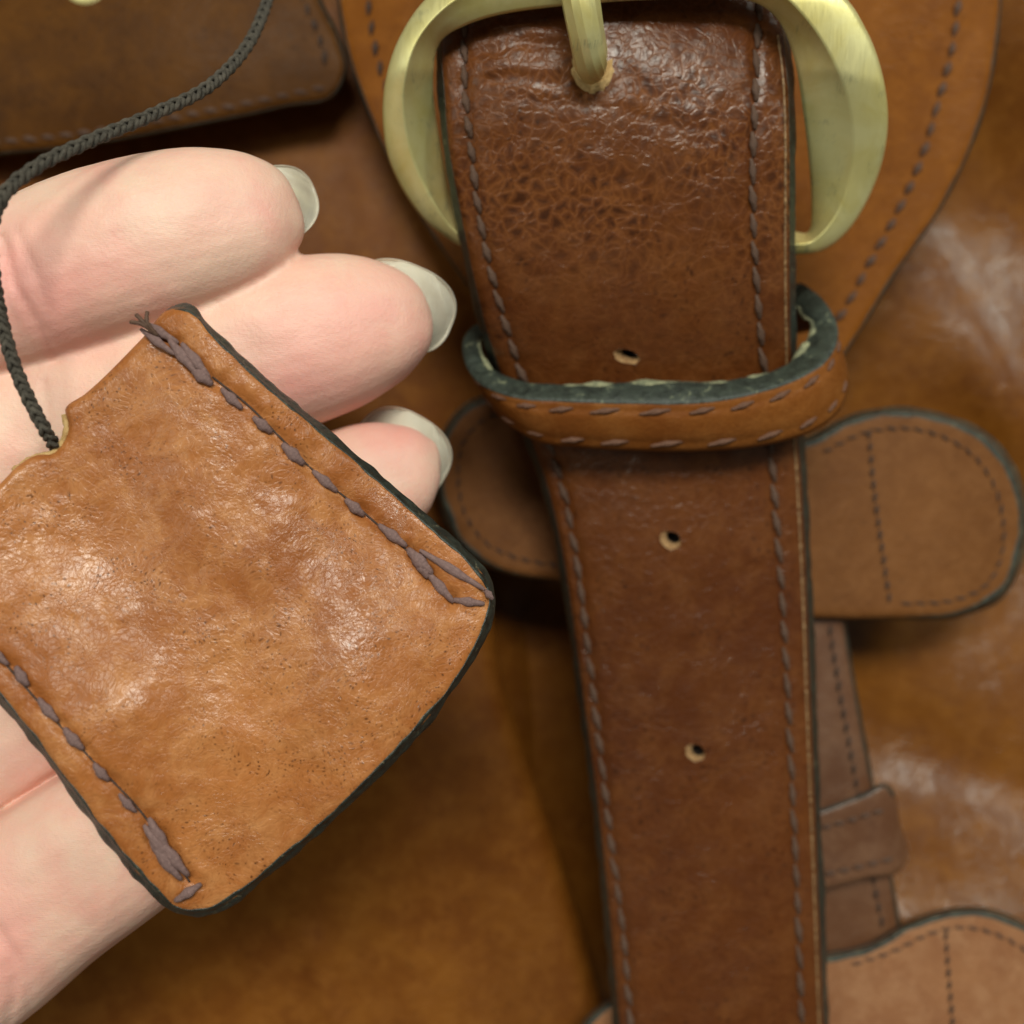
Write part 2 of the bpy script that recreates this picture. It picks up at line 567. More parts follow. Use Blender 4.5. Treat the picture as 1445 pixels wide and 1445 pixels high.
def skin():
    m, nt, b = new_mat('pale_skin')
    v = coords(nt)
    f = tex_noise(nt, v, 1.1, 4, .55, .5)
    g = tex_noise(nt, v, 2.2, 3, .6, .4)
    c = mixc(nt, ramp(nt, f, .38, .66), (.74, .51, .40), (.75, .41, .33))
    c = mixc(nt, math_(nt, 'MULTIPLY', ramp(nt, g, .45, .7), .45), c, (.78, .56, .44))
    at = nn(nt, 'ShaderNodeAttribute'); at.attribute_name = 'pink'
    c = mixc(nt, math_(nt, 'MULTIPLY', at.outputs['Fac'], .8), c, (.72, .30, .27))
    nt.links.new(c, b.inputs['Base Color'])
    b.inputs['Roughness'].default_value = .48
    b.inputs['Subsurface Weight'].default_value = .28
    b.inputs['Subsurface Radius'].default_value = (.0022, .0009, .0005)
    b.inputs['Subsurface Scale'].default_value = .55
    s = nn(nt, 'ShaderNodeMapping'); s.inputs['Scale'].default_value = (.6, 2.0, 1); s.inputs['Rotation'].default_value = (0, 0, .3)
    nt.links.new(v, s.inputs[0])
    wr = nn(nt, 'ShaderNodeTexWave'); wr.inputs['Scale'].default_value = 7; wr.inputs['Distortion'].default_value = 5
    wr.inputs['Detail'].default_value = 2; wr.bands_direction = 'Y'; wr.inputs['Detail Scale'].default_value = .7
    nt.links.new(s.outputs[0], wr.inputs['Vector'])
    h = math_(nt, 'ADD', math_(nt, 'MULTIPLY', wr.outputs['Fac'], .05), tex_noise(nt, v, 18, 4, .6))
    bp = nn(nt, 'ShaderNodeBump'); bp.inputs['Strength'].default_value = .6; bp.inputs['Distance'].default_value = .00014
    nt.links.new(h, bp.inputs['Height']); nt.links.new(bp.outputs[0], b.inputs['Normal'])
    return m


M_SKIN = skin()
M_NAIL, _nt, _b = new_mat('pale_nail')
_v = coords(_nt)
_nt.links.new(mixc(_nt, ramp(_nt, tex_noise(_nt, _v, 2.5, 3), .35, .65), (.55, .49, .39), (.68, .63, .52)), _b.inputs['Base Color'])
_b.inputs['Roughness'].default_value = .28
_b.inputs['Subsurface Weight'].default_value = .3
_b.inputs['Subsurface Radius'].default_value = (.001, .0008, .0006)
_b.inputs['Coat Weight'].default_value = .4
_b.inputs['Transmission Weight'].default_value = .22
_b.inputs['IOR'].default_value = 1.35


# ------------------------------------------------------------------ stitches
def stitch_mesh(name, mat, L=1.0, R=.12):
    V, Fs = [], []
    N, n = 15, 10
    for i in range(N):
        t = i / (N - 1)
        r = R * (math.sin(math.pi * (0.06 + .88 * t)) ** .75)
        z = R * .45 * math.sin(math.pi * t)
        for k in range(n):
            a = 2 * math.pi * k / n
            rr = r * (1 + .16 * math.cos(2 * a + t * 13))
            V.append(((t - .5) * L * S, rr * math.cos(a) * S, (z + rr * .7 * math.sin(a)) * S))
    for i in range(N - 1):
        for k in range(n):
            j = (k + 1) % n
            Fs.append((i * n + k, (i + 1) * n + k, (i + 1) * n + j, i * n + j))
    Fs.append(tuple(range(n))); Fs.append(tuple((N - 1) * n + k for k in reversed(range(n))))
    me = bpy.data.meshes.new(name)
    me.from_pydata(V, [], Fs)
    me.materials.append(mat)
    me.polygons.foreach_set('use_smooth', [True] * len(me.polygons))
    return me


ST = stitch_mesh('stitch', M_THREAD)
STD = stitch_mesh('stitch', M_THREADD)
STL_ = stitch_mesh('stitch', M_THREADL)
STK = stitch_mesh('stitch', simple('russet_thread', (.10, .042, .022), (.15, .068, .038), 12, .65, .8, bsc=60, bd=.0001))


def stitches(path, zf, space, parent, frac=.85, slant=12, fat=1.0, mesh=None, lift=.01, jit=1.0, mat_n=None):
    """path in px; each stitch is an object under parent; space in px"""
    p = crom([q[:2] for q in path], False, space)
    for i in range(len(p) - 1):
        put_stitch(p[i], p[i + 1], zf, parent, frac * random.uniform(.9, 1.06), slant + jit * random.uniform(-4, 4), fat, mesh, lift)


def put_stitch(a, b_, zf, parent, f, slant, fat, mesh, lift):
    a, b_ = np.array(a, float), np.array(b_, float)
    c = (a + b_) / 2
    h = (b_ - a) * f / 2
    ang = math.radians(slant)
    h = np.array([h[0] * math.cos(ang) - h[1] * math.sin(ang), h[0] * math.sin(ang) + h[1] * math.cos(ang)])
    q = np.stack([c - h, c + h])
    z = zf(q[:, 0], q[:, 1]) + lift
    A = Vector(P(q[0, 0], q[0, 1], z[0])); B = Vector(P(q[1, 0], q[1, 1], z[1]))
    L = (B - A).length
    o = bpy.data.objects.new('stitch', mesh or ST)
    scene.collection.objects.link(o)
    o.parent = parent
    X = (B - A).normalized()
    Y = Vector((0, 0, 1)).cross(X).normalized()
    Z = X.cross(Y)
    o.rotation_euler = Matrix((X, Y, Z)).transposed().to_euler()
    o.location = ((A + B) / 2 - Vector(WO[parent])) * S
    k = fat * random.uniform(.88, 1.1)
    o.scale = (L, .45 * k, .45 * k)


def interp(ys, zs):
    ys = np.array(ys, float); zs = np.array(zs, float)
    # smooth (cosine-free cubic) interpolation
    xx = crom(np.stack([ys, zs], 1), False, 4.0)
    return lambda y: np.interp(y, xx[:, 0], xx[:, 1])


def ridge(x, y, pts, width, amp):
    d = dist_poly(x, y, np.array(pts, float), False)
    return amp * np.exp(-(d / width) ** 2)


# ================================================================== THE BAG
bag = empty('leather_bag', (0, 0, 0), 'brown leather bag with brass buckle, stitched strap, loops and pockets filling the background', 'bag')


# ---- bag body behind everything
def z_body(x, y):
    z = .55 + .00035 * (x - 1100)
    L = 1000 + (x - 1230) * .42
    t = np.clip((y - L) / np.maximum(120, 1320 - L), 0, 1)
    z = z + 1.10 * t * t * (3 - 2 * t) * (x > 1000)
    z = z - 2.0 * np.exp(-((x - 860) / 130) ** 2) * np.clip((y - 700) / 150, 0, 1)
    z = z + .0034 * 40 * np.log1p(np.exp(np.clip((300 - y) / 40, -8, 10))) / (1 + np.exp(-(x - 1290) / 35)) - .35
    z = z + .45 * np.exp(-(((x - 1432) * .9 - (y - 560) * .43) / 75) ** 2 - (((x - 1432) * .43 + (y - 560) * .9) / 170) ** 2)
    z = z + .20 * np.sin(x * .006 + y * .004) + .12 * np.sin(y * .013 - x * .008)
    return z


slab('body_panel', [(-700, -700), (2150, -700), (2150, 2150), (-700, 2150)], z_body, .4, L_BODY, bag, res=20, estep=40)


# ---- left front panel whose turned edge runs down beside the strap
def z_front(x, y):
    z = 1.75 + .10 * np.sin(x * .007 + 1) + .07 * np.sin(y * .011 + x * .004)
    z = z + ridge(x, y, [(500, 1560), (470, 1440), (440, 1330)], 16, .08)
    edge = np.interp(y, [-400, 100, 500, 720, 1000, 1200, 1445, 1700], [840, 810, 760, 700, 725, 790, 862, 890])
    return z - .00030 * np.clip(x - edge + 200, 0, 400) ** 1.35 * 1.2


front_ol = [(-600, -500), (100, -500), (560, -480), (800, -300), (800, 200), (740, 500), (690, 720), (696, 880), (716, 985), (746, 1075), (782, 1183), (812, 1277), (838, 1372), (862, 1460), (890, 1800),
            (500, 1900), (0, 1900), (-600, 1900)]
front = slab('front_panel', front_ol, z_front, .5, L_FRONT, bag, res=16, r=.35, estep=12)
stitches([(676, 930), (700, 1030), (735, 1130), (772, 1240), (800, 1340)], z_front, 19, front, fat=.35, mesh=STD, lift=-.03)


# ---- dark pocket, top left
def z_pock(x, y):
    return 2.7 + .10 * np.sin(x * .008) + .05 * np.sin(y * .02) + .0006 * (100 - y)


pocket = slab('pocket_flap', [(-350, -350), (380, -350), (425, -100), (452, 0), (476, 50), (488, 98), (474, 132), (400, 151), (250, 182), (100, 208), (0, 218),
                        (-150, 232), (-350, 240)], z_pock, .35, L_BODYD, bag, res=12, r=.12, emat=M_EDGE, ew=.03, bulge=.03)
stitches([(405, -90), (428, 0), (450, 50), (461, 92)], lambda x, y: z_pock(x, y), 24, pocket, fat=.7, mesh=STD)
stitches([(462, 122), (400, 135), (250, 165), (100, 190), (0, 200), (-100, 208)], lambda x, y: z_pock(x, y) - .02, 26, pocket, fat=.75, mesh=ST)
# brass stud just reaching into the frame
V, Fs = [], []
for k in range(7):
    t = k / 6
    for i in range(24):
        a = 2 * math.pi * i / 24
        q = (122 + 38 * math.cos(a) * math.cos(t * 1.5), -22 + 36 * math.sin(a) * math.cos(t * 1.5))
        V.append(P(q[0], q[1], 2.74 + .17 * math.sin(t * 1.5)))
for k in range(6):
    for i in range(24):
        Fs.append([k * 24 + i, (k + 1) * 24 + i, (k + 1) * 24 + (i + 1) % 24, k * 24 + (i + 1) % 24])
mk('stud', V, Fs, M_BRASS, pocket)


# ---- rounded panel that carries the buckle
def z_panel(x, y):
    z = 3.3 + .0007 * (300 - y) - ((x - 930) / 520) ** 2 * .65
    return z + .06 * np.sin(x * .012 + y * .009)


pan_ol = [(470, -300), (474, -100), (478, 0), (488, 60), (506, 120), (545, 215), (610, 330), (700, 450), (800, 540), (950, 600),
          (1080, 590), (1160, 540), (1212, 468), (1262, 388), (1332, 285), (1385, 165), (1408, 50), (1414, -80), (1416, -300)]
panel = slab('buckle_panel', pan_ol, z_panel, .32, L_FLAP, bag, res=10, r=.10, emat=M_EDGE, ew=.03, bulge=.02)
stitches([(1358, -120), (1352, 0), (1345, 60), (1322, 150), (1298, 230), (1262, 308), (1222, 380), (1190, 440), (1160, 480)], z_panel, 29, panel, fat=.95, frac=.8, slant=8)
stitches([(516, -120), (519, 0), (528, 60), (545, 125), (575, 190)], z_panel, 29, panel, fat=.8, frac=.8, mesh=STD)


# ---- narrow under-strap with its small loop, right of the main strap
def z_und(x, y):
    return 2.15 + .0004 * (1300 - y) - ((x - 1150 - (y - 880) * .17) / 200) ** 2 * .3


und = slab('under_strap', [(1050, 800), (1186, 800), (1192, 880), (1208, 980), (1226, 1080), (1248, 1190), (1266, 1290), (1275, 1420), (1050, 1420)],
           z_und, .3, L_GLOSS, bag, res=10, emat=M_EDGE, ew=.03)
stitches([(1170, 880), (1184, 970), (1202, 1070), (1230, 1230), (1246, 1310)], z_und, 20, und, fat=.6, mesh=STD)


def z_sl(x, y):
    return 2.72 + .0004 * (1200 - y) - np.clip((x - 1235) / 40, 0, 2) ** 2 * .25 + .03 * np.sin(x * .05)


sl = slab('small_loop', [(1080, 1158), (1160, 1142), (1215, 1122), (1252, 1108), (1262, 1120), (1270, 1160), (1282, 1212), (1274, 1226),
                   (1220, 1240), (1160, 1256), (1080, 1275)], z_sl, .45, L_GLOSS, bag, res=7, r=.08, emat=M_EDGE, ew=.055, bulge=.02,
          skip=lambda x, y: (y > 1145) | (x > 1262))
stitches([(1120, 1178), (1160, 1168), (1215, 1152), (1248, 1142)], z_sl, 20, sl, fat=.8, slant=6)
stitches([(1120, 1242), (1160, 1234), (1215, 1222), (1262, 1210)], z_sl, 20, sl, fat=.8, slant=6)


# ---- lower rounded tab, bottom right
def z_low(x, y):
    return 2.65 + .0010 * (y - 1400) + .05 * np.sin(x * .015)


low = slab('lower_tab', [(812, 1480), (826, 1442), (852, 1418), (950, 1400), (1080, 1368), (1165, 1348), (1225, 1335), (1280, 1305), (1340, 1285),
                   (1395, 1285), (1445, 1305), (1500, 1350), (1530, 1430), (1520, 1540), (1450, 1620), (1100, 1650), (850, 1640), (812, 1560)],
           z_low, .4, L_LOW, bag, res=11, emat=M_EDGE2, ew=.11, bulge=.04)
stitches([(1334, 1312), (1338, 1370), (1344, 1445), (1348, 1520)], z_low, 17, low, fat=.5, mesh=STD)
stitches([(1200, 1362), (1262, 1342), (1310, 1318), (1360, 1308), (1410, 1320), (1460, 1352), (1492, 1410)], z_low, 19, low, fat=.5, mesh=ST)


# ---- band with two rounded ends behind the strap
def z_tab(x, y):
    return 2.75 - ((x - 1000) / 480) ** 2 * .35 + .0003 * (700 - y) + .04 * np.sin(x * .02)


tab_ol = [(850, 556), (760, 548), (700, 556), (655, 575), (626, 615), (618, 670), (630, 730), (660, 780), (710, 806), (790, 820), (950, 850), (1140, 872),
          (1260, 872), (1360, 866), (1415, 838), (1440, 785), (1445, 720), (1428, 660), (1390, 615), (1330, 588), (1265, 578), (1200, 590), (1140, 620), (1000, 606)]
tab = slab('cross_tab', tab_ol, z_tab, .42, L_TAB, bag, res=9, r=.13, emat=M_EDGE2, ew=.10, bulge=.05, fade=lambda x, y: np.clip(np.maximum((x - 1200) / 200, (840 - y) / 60), 0, 1))
stitches([(1226, 604), (1232, 680), (1244, 770), (1256, 852)], z_tab, 18, tab, fat=.55, mesh=STD)
stitches([(1160, 640), (1215, 612), (1270, 604), (1330, 616), (1376, 645), (1405, 690), (1416, 740), (1412, 790), (1392, 826), (1350, 846), (1270, 852)], z_tab, 19, tab, fat=.4, mesh=STD)
stitches([(745, 580), (690, 588), (656, 618), (646, 670), (656, 725), (684, 765), (740, 790), (790, 798)], z_tab, 20, tab, fat=.4, mesh=STD)

# ---- main strap
zs_y = interp([-400, -160, 0, 80, 150, 300, 450, 545, 640, 800, 1100, 1445, 1900], [5.9, 6.3, 6.5, 6.56, 6.5, 6.13, 5.58, 5.08, 4.7, 4.45, 4.15, 3.8, 3.4])
SL = [(640, -300), (632, -120), (625, 0), (621, 60), (625, 130), (632, 210), (646, 290), (662, 370), (680, 450), (708, 535), (738, 600), (762, 660), (784, 740), (800, 830),
      (822, 990), (842, 1140), (858, 1290), (872, 1445), (888, 1600), (910, 1800)]
SR = [(1190, 1800), (1175, 1600), (1164, 1445), (1158, 1290), (1152, 1140), (1146, 990), (1141, 850), (1136, 740), (1130, 640), (1120, 550), (1117, 460), (1116, 370),
      (1116, 280), (1116, 190), (1113, 110), (1106, 50), (1096, 0), (1088, -120), (1085, -300)]
_l = np.array(SL, float); _r = np.array(SR[::-1], float)
ST_L = [(652, -160), (655, 0), (655, 60), (656, 130), (665, 210), (674, 290), (692, 380), (714, 460), (742, 545), (772, 620), (792, 680), (812, 780), (828, 900), (846, 1050), (864, 1200), (880, 1320), (890, 1445), (905, 1600)]
ST_R = [(1070, -160), (1072, 0), (1068, 60), (1066, 130), (1062, 210), (1062, 290), (1066, 380), (1072, 460), (1080, 545), (1088, 640), (1096, 740), (1104, 850), (1112, 990), (1119, 1140), (1126, 1290), (1131, 1445), (1136, 1600)]
_stl = np.array(ST_L, float); _str = np.array(ST_R, float)


def strap_base(x, y):
    xl = np.interp(y, _l[:, 1], _l[:, 0]); xr = np.interp(y, _r[:, 1], _r[:, 0])
    u = (x - xl) / (xr - xl) * 2 - 1
    return zs_y(y) - .16 * u * u - .10 * np.clip(np.abs(u), 0, 1.1) ** 8 + .03 * np.sin(x * .011 + y * .006)


def z_strap(x, y):
    x = np.asarray(x, float); y = np.asarray(y, float)
    z = strap_base(x, y)
    gl = x - np.interp(y, _stl[:, 1], _stl[:, 0]); gr = x - np.interp(y, _str[:, 1], _str[:, 0])
    z = z - .05 * np.exp(-(gl / 7) ** 2) - .05 * np.exp(-(gr / 7) ** 2) + .014 * bulk_noise(x, y, .030, 3.0, 2)
    # creases by the buckle
    for (pts, wd, am) in (([(660, 78), (740, 60), (800, 66)], 6, -.032), ([(650, 120), (720, 108), (790, 120)], 8, -.02),
                          ([(665, 135), (760, 142), (850, 150), (1000, 185), (1050, 200)], 7, -.008),
                          ([(880, 150), (960, 190), (1060, 225)], 6, -.006), ([(700, 30), (790, 46)], 10, .025),
                          ([(690, 95), (790, 92)], 9, .02), ([(700, 205), (850, 195), (1000, 232)], 7, -.005),
                          ([(720, 290), (830, 275), (960, 290)], 8, -.005)):
        z = z + ridge(x, y, pts, wd, am)
    z = z - ridge(x, y, [(836, 118), (837, 108)], 22, .05)
    return z


strap = slab('buckle_strap', SL + SR, z_strap, .36, L_STRAP, bag, res=6.5, r=.10, emat=M_EDGE, ew=.02, bulge=.07,
             holes=[(884, 503, 20, 10, .25), (946, 762, 16, 13, .5), (981, 1062, 15, 12, .5), (836, 98, 24, 20, 0)], hole_mat=[M_RAWD, M_HOLE, L_STRAP], estep=6)
stitches(ST_L, z_strap, 36, strap, fat=.85, slant=-7, frac=.95, lift=.02)
stitches(ST_R, z_strap, 38, strap, fat=.85, slant=-7, frac=.95, lift=.02)
_me = strap.data
_c = np.empty(len(_me.vertices) * 3); _me.vertices.foreach_get('co', _c); _c = _c.reshape(-1, 3) / S + WO[strap]
_Y = HC - _c[:, 1] * F / (CAMZ - _c[:, 2])
_at = _me.attributes.new('open_grain', 'FLOAT', 'POINT')
_at.data.foreach_set('value', np.interp(_Y, [20, 120, 310, 420, 2000], [.35, 1, 1, .25, .10]))
_w = crom([(x_ - 8, y_) for x_, y_ in SR[::-1] if 20 < y_ < 1700], False, 5)
tube('worn_edge', [P(a_, b_, z_ + .004) for (a_, b_), z_ in zip(_w, z_strap(_w[:, 0], _w[:, 1]))], [.016 + .022 * noise.noise(Vector((i * .9, 1, 0))) for i in range(len(_w))],
     simple('worn_edge_tan', (.07, .03, .012), (.36, .22, .10), 22, .5, .8), strap, 6)
# torn pale leather where the prong goes in
V, Fs = [], []
n = 26
for k, (sc, dz) in enumerate(((1.0, .03), (.75, .07), (.55, .02))):
    for i in range(n):
        a = math.pi * (-.12 + 1.24 * i / (n - 1))
        j = (1 + .10 * noise.noise(Vector((i * .5, 2, 0))) + random.uniform(-.04, .06)) if k == 0 else random.uniform(.97, 1.03)
        q = (836 + 31 * sc * j * math.cos(a), 96 + 37 * sc * j * math.sin(a))
        V.append(P(q[0], q[1], float(z_strap(np.array([q[0]]), np.array([q[1]]))[0]) + dz - (.05 if k == 0 else 0)))
for k in range(2):
    for i in range(n - 1):
        Fs.append([k * n + i, k * n + i + 1, (k + 1) * n + i + 1, (k + 1) * n + i])
mk('torn_rim', V, Fs, M_RAW, strap)

# ---- keeper loop
KT = [(1010, 425, 3.9), (1114, 402, 4.1), (1141, 408, 4.4), (1164, 429, 4.8), (1180, 460, 5.1), (1176, 491, 5.35), (1152, 520, 5.55), (1098, 545, 5.7), (1035, 561, 5.78), (973, 568, 5.8),
      (890, 568, 5.8), (807, 566, 5.78), (745, 563, 5.7), (699, 552, 5.5), (667, 529, 5.2), (654, 497, 4.9), (660, 470, 4.5), (690, 455, 4.1), (800, 450, 3.9)]
KI = [(1010, 440, 3.9), (1105, 424, 4.1), (1124, 430, 4.35), (1138, 444, 4.7), (1150, 462, 4.95), (1137, 490, 5.2), (1112, 517, 5.38), (1069, 531, 5.5), (1012, 541, 5.56), (950, 541, 5.58),
      (870, 543, 5.58), (800, 545, 5.55), (745, 542, 5.45), (700, 527, 5.25), (681, 508, 5.0), (674, 485, 4.75), (680, 475, 4.4), (705, 470, 4.1), (800, 466, 3.9)]
KB = [(1010, 500, 3.6), (1130, 470, 3.75), (1165, 470, 4.0), (1185, 490, 4.3), (1196, 520, 4.6), (1196, 553, 4.9), (1180, 585, 5.1), (1140, 612, 5.25), (1070, 630, 5.35), (985, 637, 5.4),
      (890, 636, 5.4), (820, 632, 5.35), (764, 625, 5.3), (718, 600, 5.1), (690, 570, 4.8), (668, 535, 4.5), (668, 515, 4.1), (690, 505, 3.8), (800, 500, 3.6)]


def samp(pts, m):
    c = crom(pts, False, 2.0)
    # keep parameter correspondence: resample between control points
    P_ = np.array(pts, float)
    out = []
    n = len(P_)
    for k in range(m):
        t = k / (m - 1) * (n - 1)
        i = min(int(t), n - 2); f = t - i
        p1, p2 = P_[i], P_[i + 1]
        p0 = P_[i - 1] if i > 0 else 2 * p1 - p2
        p3 = P_[i + 2] if i < n - 2 else 2 * p2 - p1
        out.append(.5 * (2 * p1 + (p2 - p0) * f + (2 * p0 - 5 * p1 + 4 * p2 - p3) * f**2 + (3 * p1 - p0 - 3 * p2 + p3) * f**3))
    return np.array(out)


m = 150
kt, ki, kb = samp(KT, m), samp(KI, m), samp(KB, m)
kn = np.array([noise.noise(Vector((i * .11, 3, 0))) for i in range(m)])
kn2 = np.array([noise.noise(Vector((i * .30, 9, 0))) for i in range(m)])


def loft(name, rows, mat, parent, flip=False):
    V = [P(*p) for r_ in rows for p in r_]
    n = len(rows[0])
    Fs = []
    for k in range(len(rows) - 1):
        for i in range(n - 1):
            f = [k * n + i, k * n + i + 1, (k + 1) * n + i + 1, (k + 1) * n + i]
            Fs.append(f[::-1] if flip else f)
    return mk(name, V, Fs, mat, parent)


kin = kb.copy(); kin[:, 2] -= .22; kin[:, 0] = HC + 200 + (kb[:, 0] - HC - 200) * .96; kin[:, 1] -= 6
rows = []
for t in np.linspace(0.0, 1, 15):
    q = kt * (1 - t) + kb * t
    q[:, 2] += .10 * math.sin(math.pi * t) ** .6 - .05 * (t > .97)
    q[:, 2] -= .03 * math.exp(-((t - .17) / .06) ** 2) + .03 * math.exp(-((t - .84) / .06) ** 2)
    rows.append(q)
rows.append(kb * .5 + kin * .5); rows.append(kin)
inn = ki.copy()
rows.append(inn)
keeper = loft('keeper_loop', rows, L_KEEP, bag)
er = []
for t in np.linspace(-.06, 1.1, 12):
    tt = np.clip(t, -.06, 1.1)
    q = kt * (1 - tt) + ki * tt
    q[:, 2] += .055 * math.sin(math.pi * max(0, min(1, (t + .06) / 1.16))) ** .5 + .012 * kn2 * math.sin(math.pi * max(0, min(1, t)))
    q[:, 1] += (2.5 * kn + 1.5 * kn2) * (1 if t > .8 else (.6 if t < .1 else .2))
    er.append(q)
loft('painted_edge', er, M_EDGE2, keeper)
# pale fuzzy flesh side peeping over the inside of the loop
fr = []
for t in (0.92, 1.02, 1.12, 1.2):
    q = kt * (1 - t) + ki * t
    q[:, 2] += (.045 if t < 1.15 else -.06) - .02
    q[:, 1] += (3.0 - 5.5 * np.clip(kn2 * .8 + kn * 1.8 + .2, 0, .8)) * (t - .9) / .25
    fr.append(q)
loft('flesh_side', fr, simple('fuzzy_flesh_side', (.12, .13, .08), (.34, .34, .20), 9, .9, 1.0, bsc=20, bd=.0004), keeper)


def keeper_row(t, i0, i1, cnt):
    idx = np.linspace(i0, i1, cnt + 1)
    for a, b in zip(idx[:-1], idx[1:]):
        def pt(s):
            i = int(s); f = s - i
            q = (kt * (1 - t) + kb * t)
            q = q[i] * (1 - f) + q[min(i + 1, m - 1)] * f
            return Vector(P(q[0], q[1], q[2] + .10 * math.sin(math.pi * t) ** .6 + .0))
        A, B = pt(a), pt(b)
        c = (A + B) / 2; h = (B - A) / 2 * .62
        h = Matrix.Rotation(math.radians(9), 3, 'Z') @ h
        o = bpy.data.objects.new('stitch', STK)
        scene.collection.objects.link(o); o.parent = keeper
        X = h.normalized(); Y = Vector((0, 0, 1)).cross(X).normalized()
        o.rotation_euler = Matrix((X, Y, X.cross(Y))).transposed().to_euler()
        o.location = (c - Vector(WO[keeper])) * S
        o.scale = (h.length * 2, .30, .30)


keeper_row(.19, 34, 118, 12)
keeper_row(.84, 38, 118, 11)

# ---- buckle
BO = [(870, -78), (700, -62), (612, -12), (564, 52), (542, 125), (543, 200), (560, 252), (592, 302), (628, 334), (665, 352), (760, 370), (900, 378), (1040, 372), (1120, 360),
      (1165, 352), (1206, 314), (1240, 245), (1253, 175), (1246, 108), (1224, 45), (1184, -12), (1100, -60), (985, -78)]
BR = [(870, -48), (725, -38), (645, -2), (592, 52), (570, 120), (573, 185), (588, 238), (615, 290), (642, 326), (675, 342), (762, 356), (900, 362), (1040, 356), (1112, 346),
      (1150, 338), (1186, 292), (1204, 220), (1199, 150), (1178, 90), (1148, 40), (1108, -4), (1060, -36), (985, -48)]
BI = [(870, 2), (725, 17), (652, 38), (619, 64), (611, 112), (615, 165), (625, 222), (634, 270), (650, 302), (682, 318), (762, 330), (900, 334), (1040, 330), (1112, 326),
      (1141, 326), (1145, 285), (1141, 225), (1133, 155), (1122, 88), (1104, 38), (1078, 10), (1040, -2), (985, -2)]
zb = lambda y: np.interp(y, [-80, 0, 100, 250, 340, 380], [7.25, 7.1, 6.75, 5.9, 5.45, 5.35])


def bsamp(pts, m=220):
    P_ = np.array(pts, float); n = len(P_); out = []
    for k in range(m):
        t = k / m * n
        i = int(t); f = t - i
        p0, p1, p2, p3 = P_[(i - 1) % n], P_[i % n], P_[(i + 1) % n], P_[(i + 2) % n]
        out.append(.5 * (2 * p1 + (p2 - p0) * f + (2 * p0 - 5 * p1 + 4 * p2 - p3) * f**2 + (3 * p1 - p0 - 3 * p2 + p3) * f**3))
    return np.array(out)


bo, br, bi = bsamp(BO), bsamp(BR), bsamp(BI)
mb = len(bo)
bz = zb(br[:, 1])
rows = []


def brow(a, b, t, dz):
    q = a * (1 - t) + b * t
    rows.append(np.column_stack([q, bz + dz]))


brow(bo, bi, .04, -.42); brow(bo, br, .0, -.30); brow(bo, br, .0, -.20); brow(bo, br, .05, -.15); brow(bo, br, .12, -.125)
brow(bo, br, .5, -.06); brow(bo, br, .93, -.006); brow(bo, br, 1, .0); brow(br, bi, .05, -.02); brow(br, bi, .5, -.16); brow(br, bi, .9, -.29); brow(br, bi, 1, -.34); brow(br, bi, 1, -.42)
V = [P(*p) for r_ in rows for p in r_]
Fs = []
for k in range(len(rows)):
    k2 = (k + 1) % len(rows)
    for i in range(mb):
        j = (i + 1) % mb
        Fs.append([k * mb + i, k2 * mb + i, k2 * mb + j, k * mb + j])
buckle = mk('buckle', V, Fs, M_BRASS, bag)
# prong
pp = crom([(806, -110, 7.45), (815, -40, 7.5), (824, 20, 7.4), (832, 62, 7.2), (837, 88, 6.98), (839, 102, 6.78), (839.5, 111, 6.6)], False, 3.0)
V, Fs = [], []
prof = [(-1, -.55), (-.98, -.1), (-.62, .55), (-.22, .86), (.22, .86), (.62, .6), (.98, 0), (1, -.55), (.4, -1), (-.4, -1)]
cen = [Vector(P(*q)) for q in pp]
N = len(cen)
for i, c in enumerate(cen):
    t = (cen[min(i + 1, N - 1)] - cen[max(i - 1, 0)]).normalized()
    s = t.cross(Vector((0, 0, 1))).normalized(); b = s.cross(t)
    d = (N - 1 - i) * 3.0
    R_ = .205 * (1 if d > 26 else math.sqrt(max(.03, 1 - ((26 - d) / 27) ** 2))) * (1 + .12 * min(1, max(0, (d - 60) / 100)))
    for (u, v_) in prof:
        V.append(c + s * (-u) * R_ + b * v_ * R_ * .85)
n = len(prof)
for i in range(N - 1):
    for k in range(n):
        Fs.append([i * n + k, i * n + (k + 1) % n, (i + 1) * n + (k + 1) % n, (i + 1) * n + k])
Fs.append([(N - 1) * n + k for k in range(n)])
pr = mk('prong', V, Fs, M_BRASS, buckle, smooth=False)

# ================================================================== THE TAG
tag = empty('leather_tag', P(250, 860, 8.0), 'tan leather tag with dark dyed edges on a dark braided cord, lying on the fingers', 'tag')
tag_ol = [(262, 434), (300, 470), (380, 545), (450, 603), (540, 680), (610, 742), (668, 795), (686, 818), (694, 842), (690, 872), (672, 915), (636, 972), (560, 1062),
          (500, 1122), (440, 1178), (380, 1228), (334, 1265), (300, 1284), (272, 1288), (246, 1282), (215, 1254), (160, 1192), (105, 1120), (52, 1048), (0, 985), (-60, 922), (-130, 850),
          (-175, 800), (-178, 775), (-120, 745), (-50, 708), (0, 682), (28, 655), (52, 642), (74, 640), (90, 622), (97, 600), (92, 578), (120, 556), (200, 478), (240, 436)]


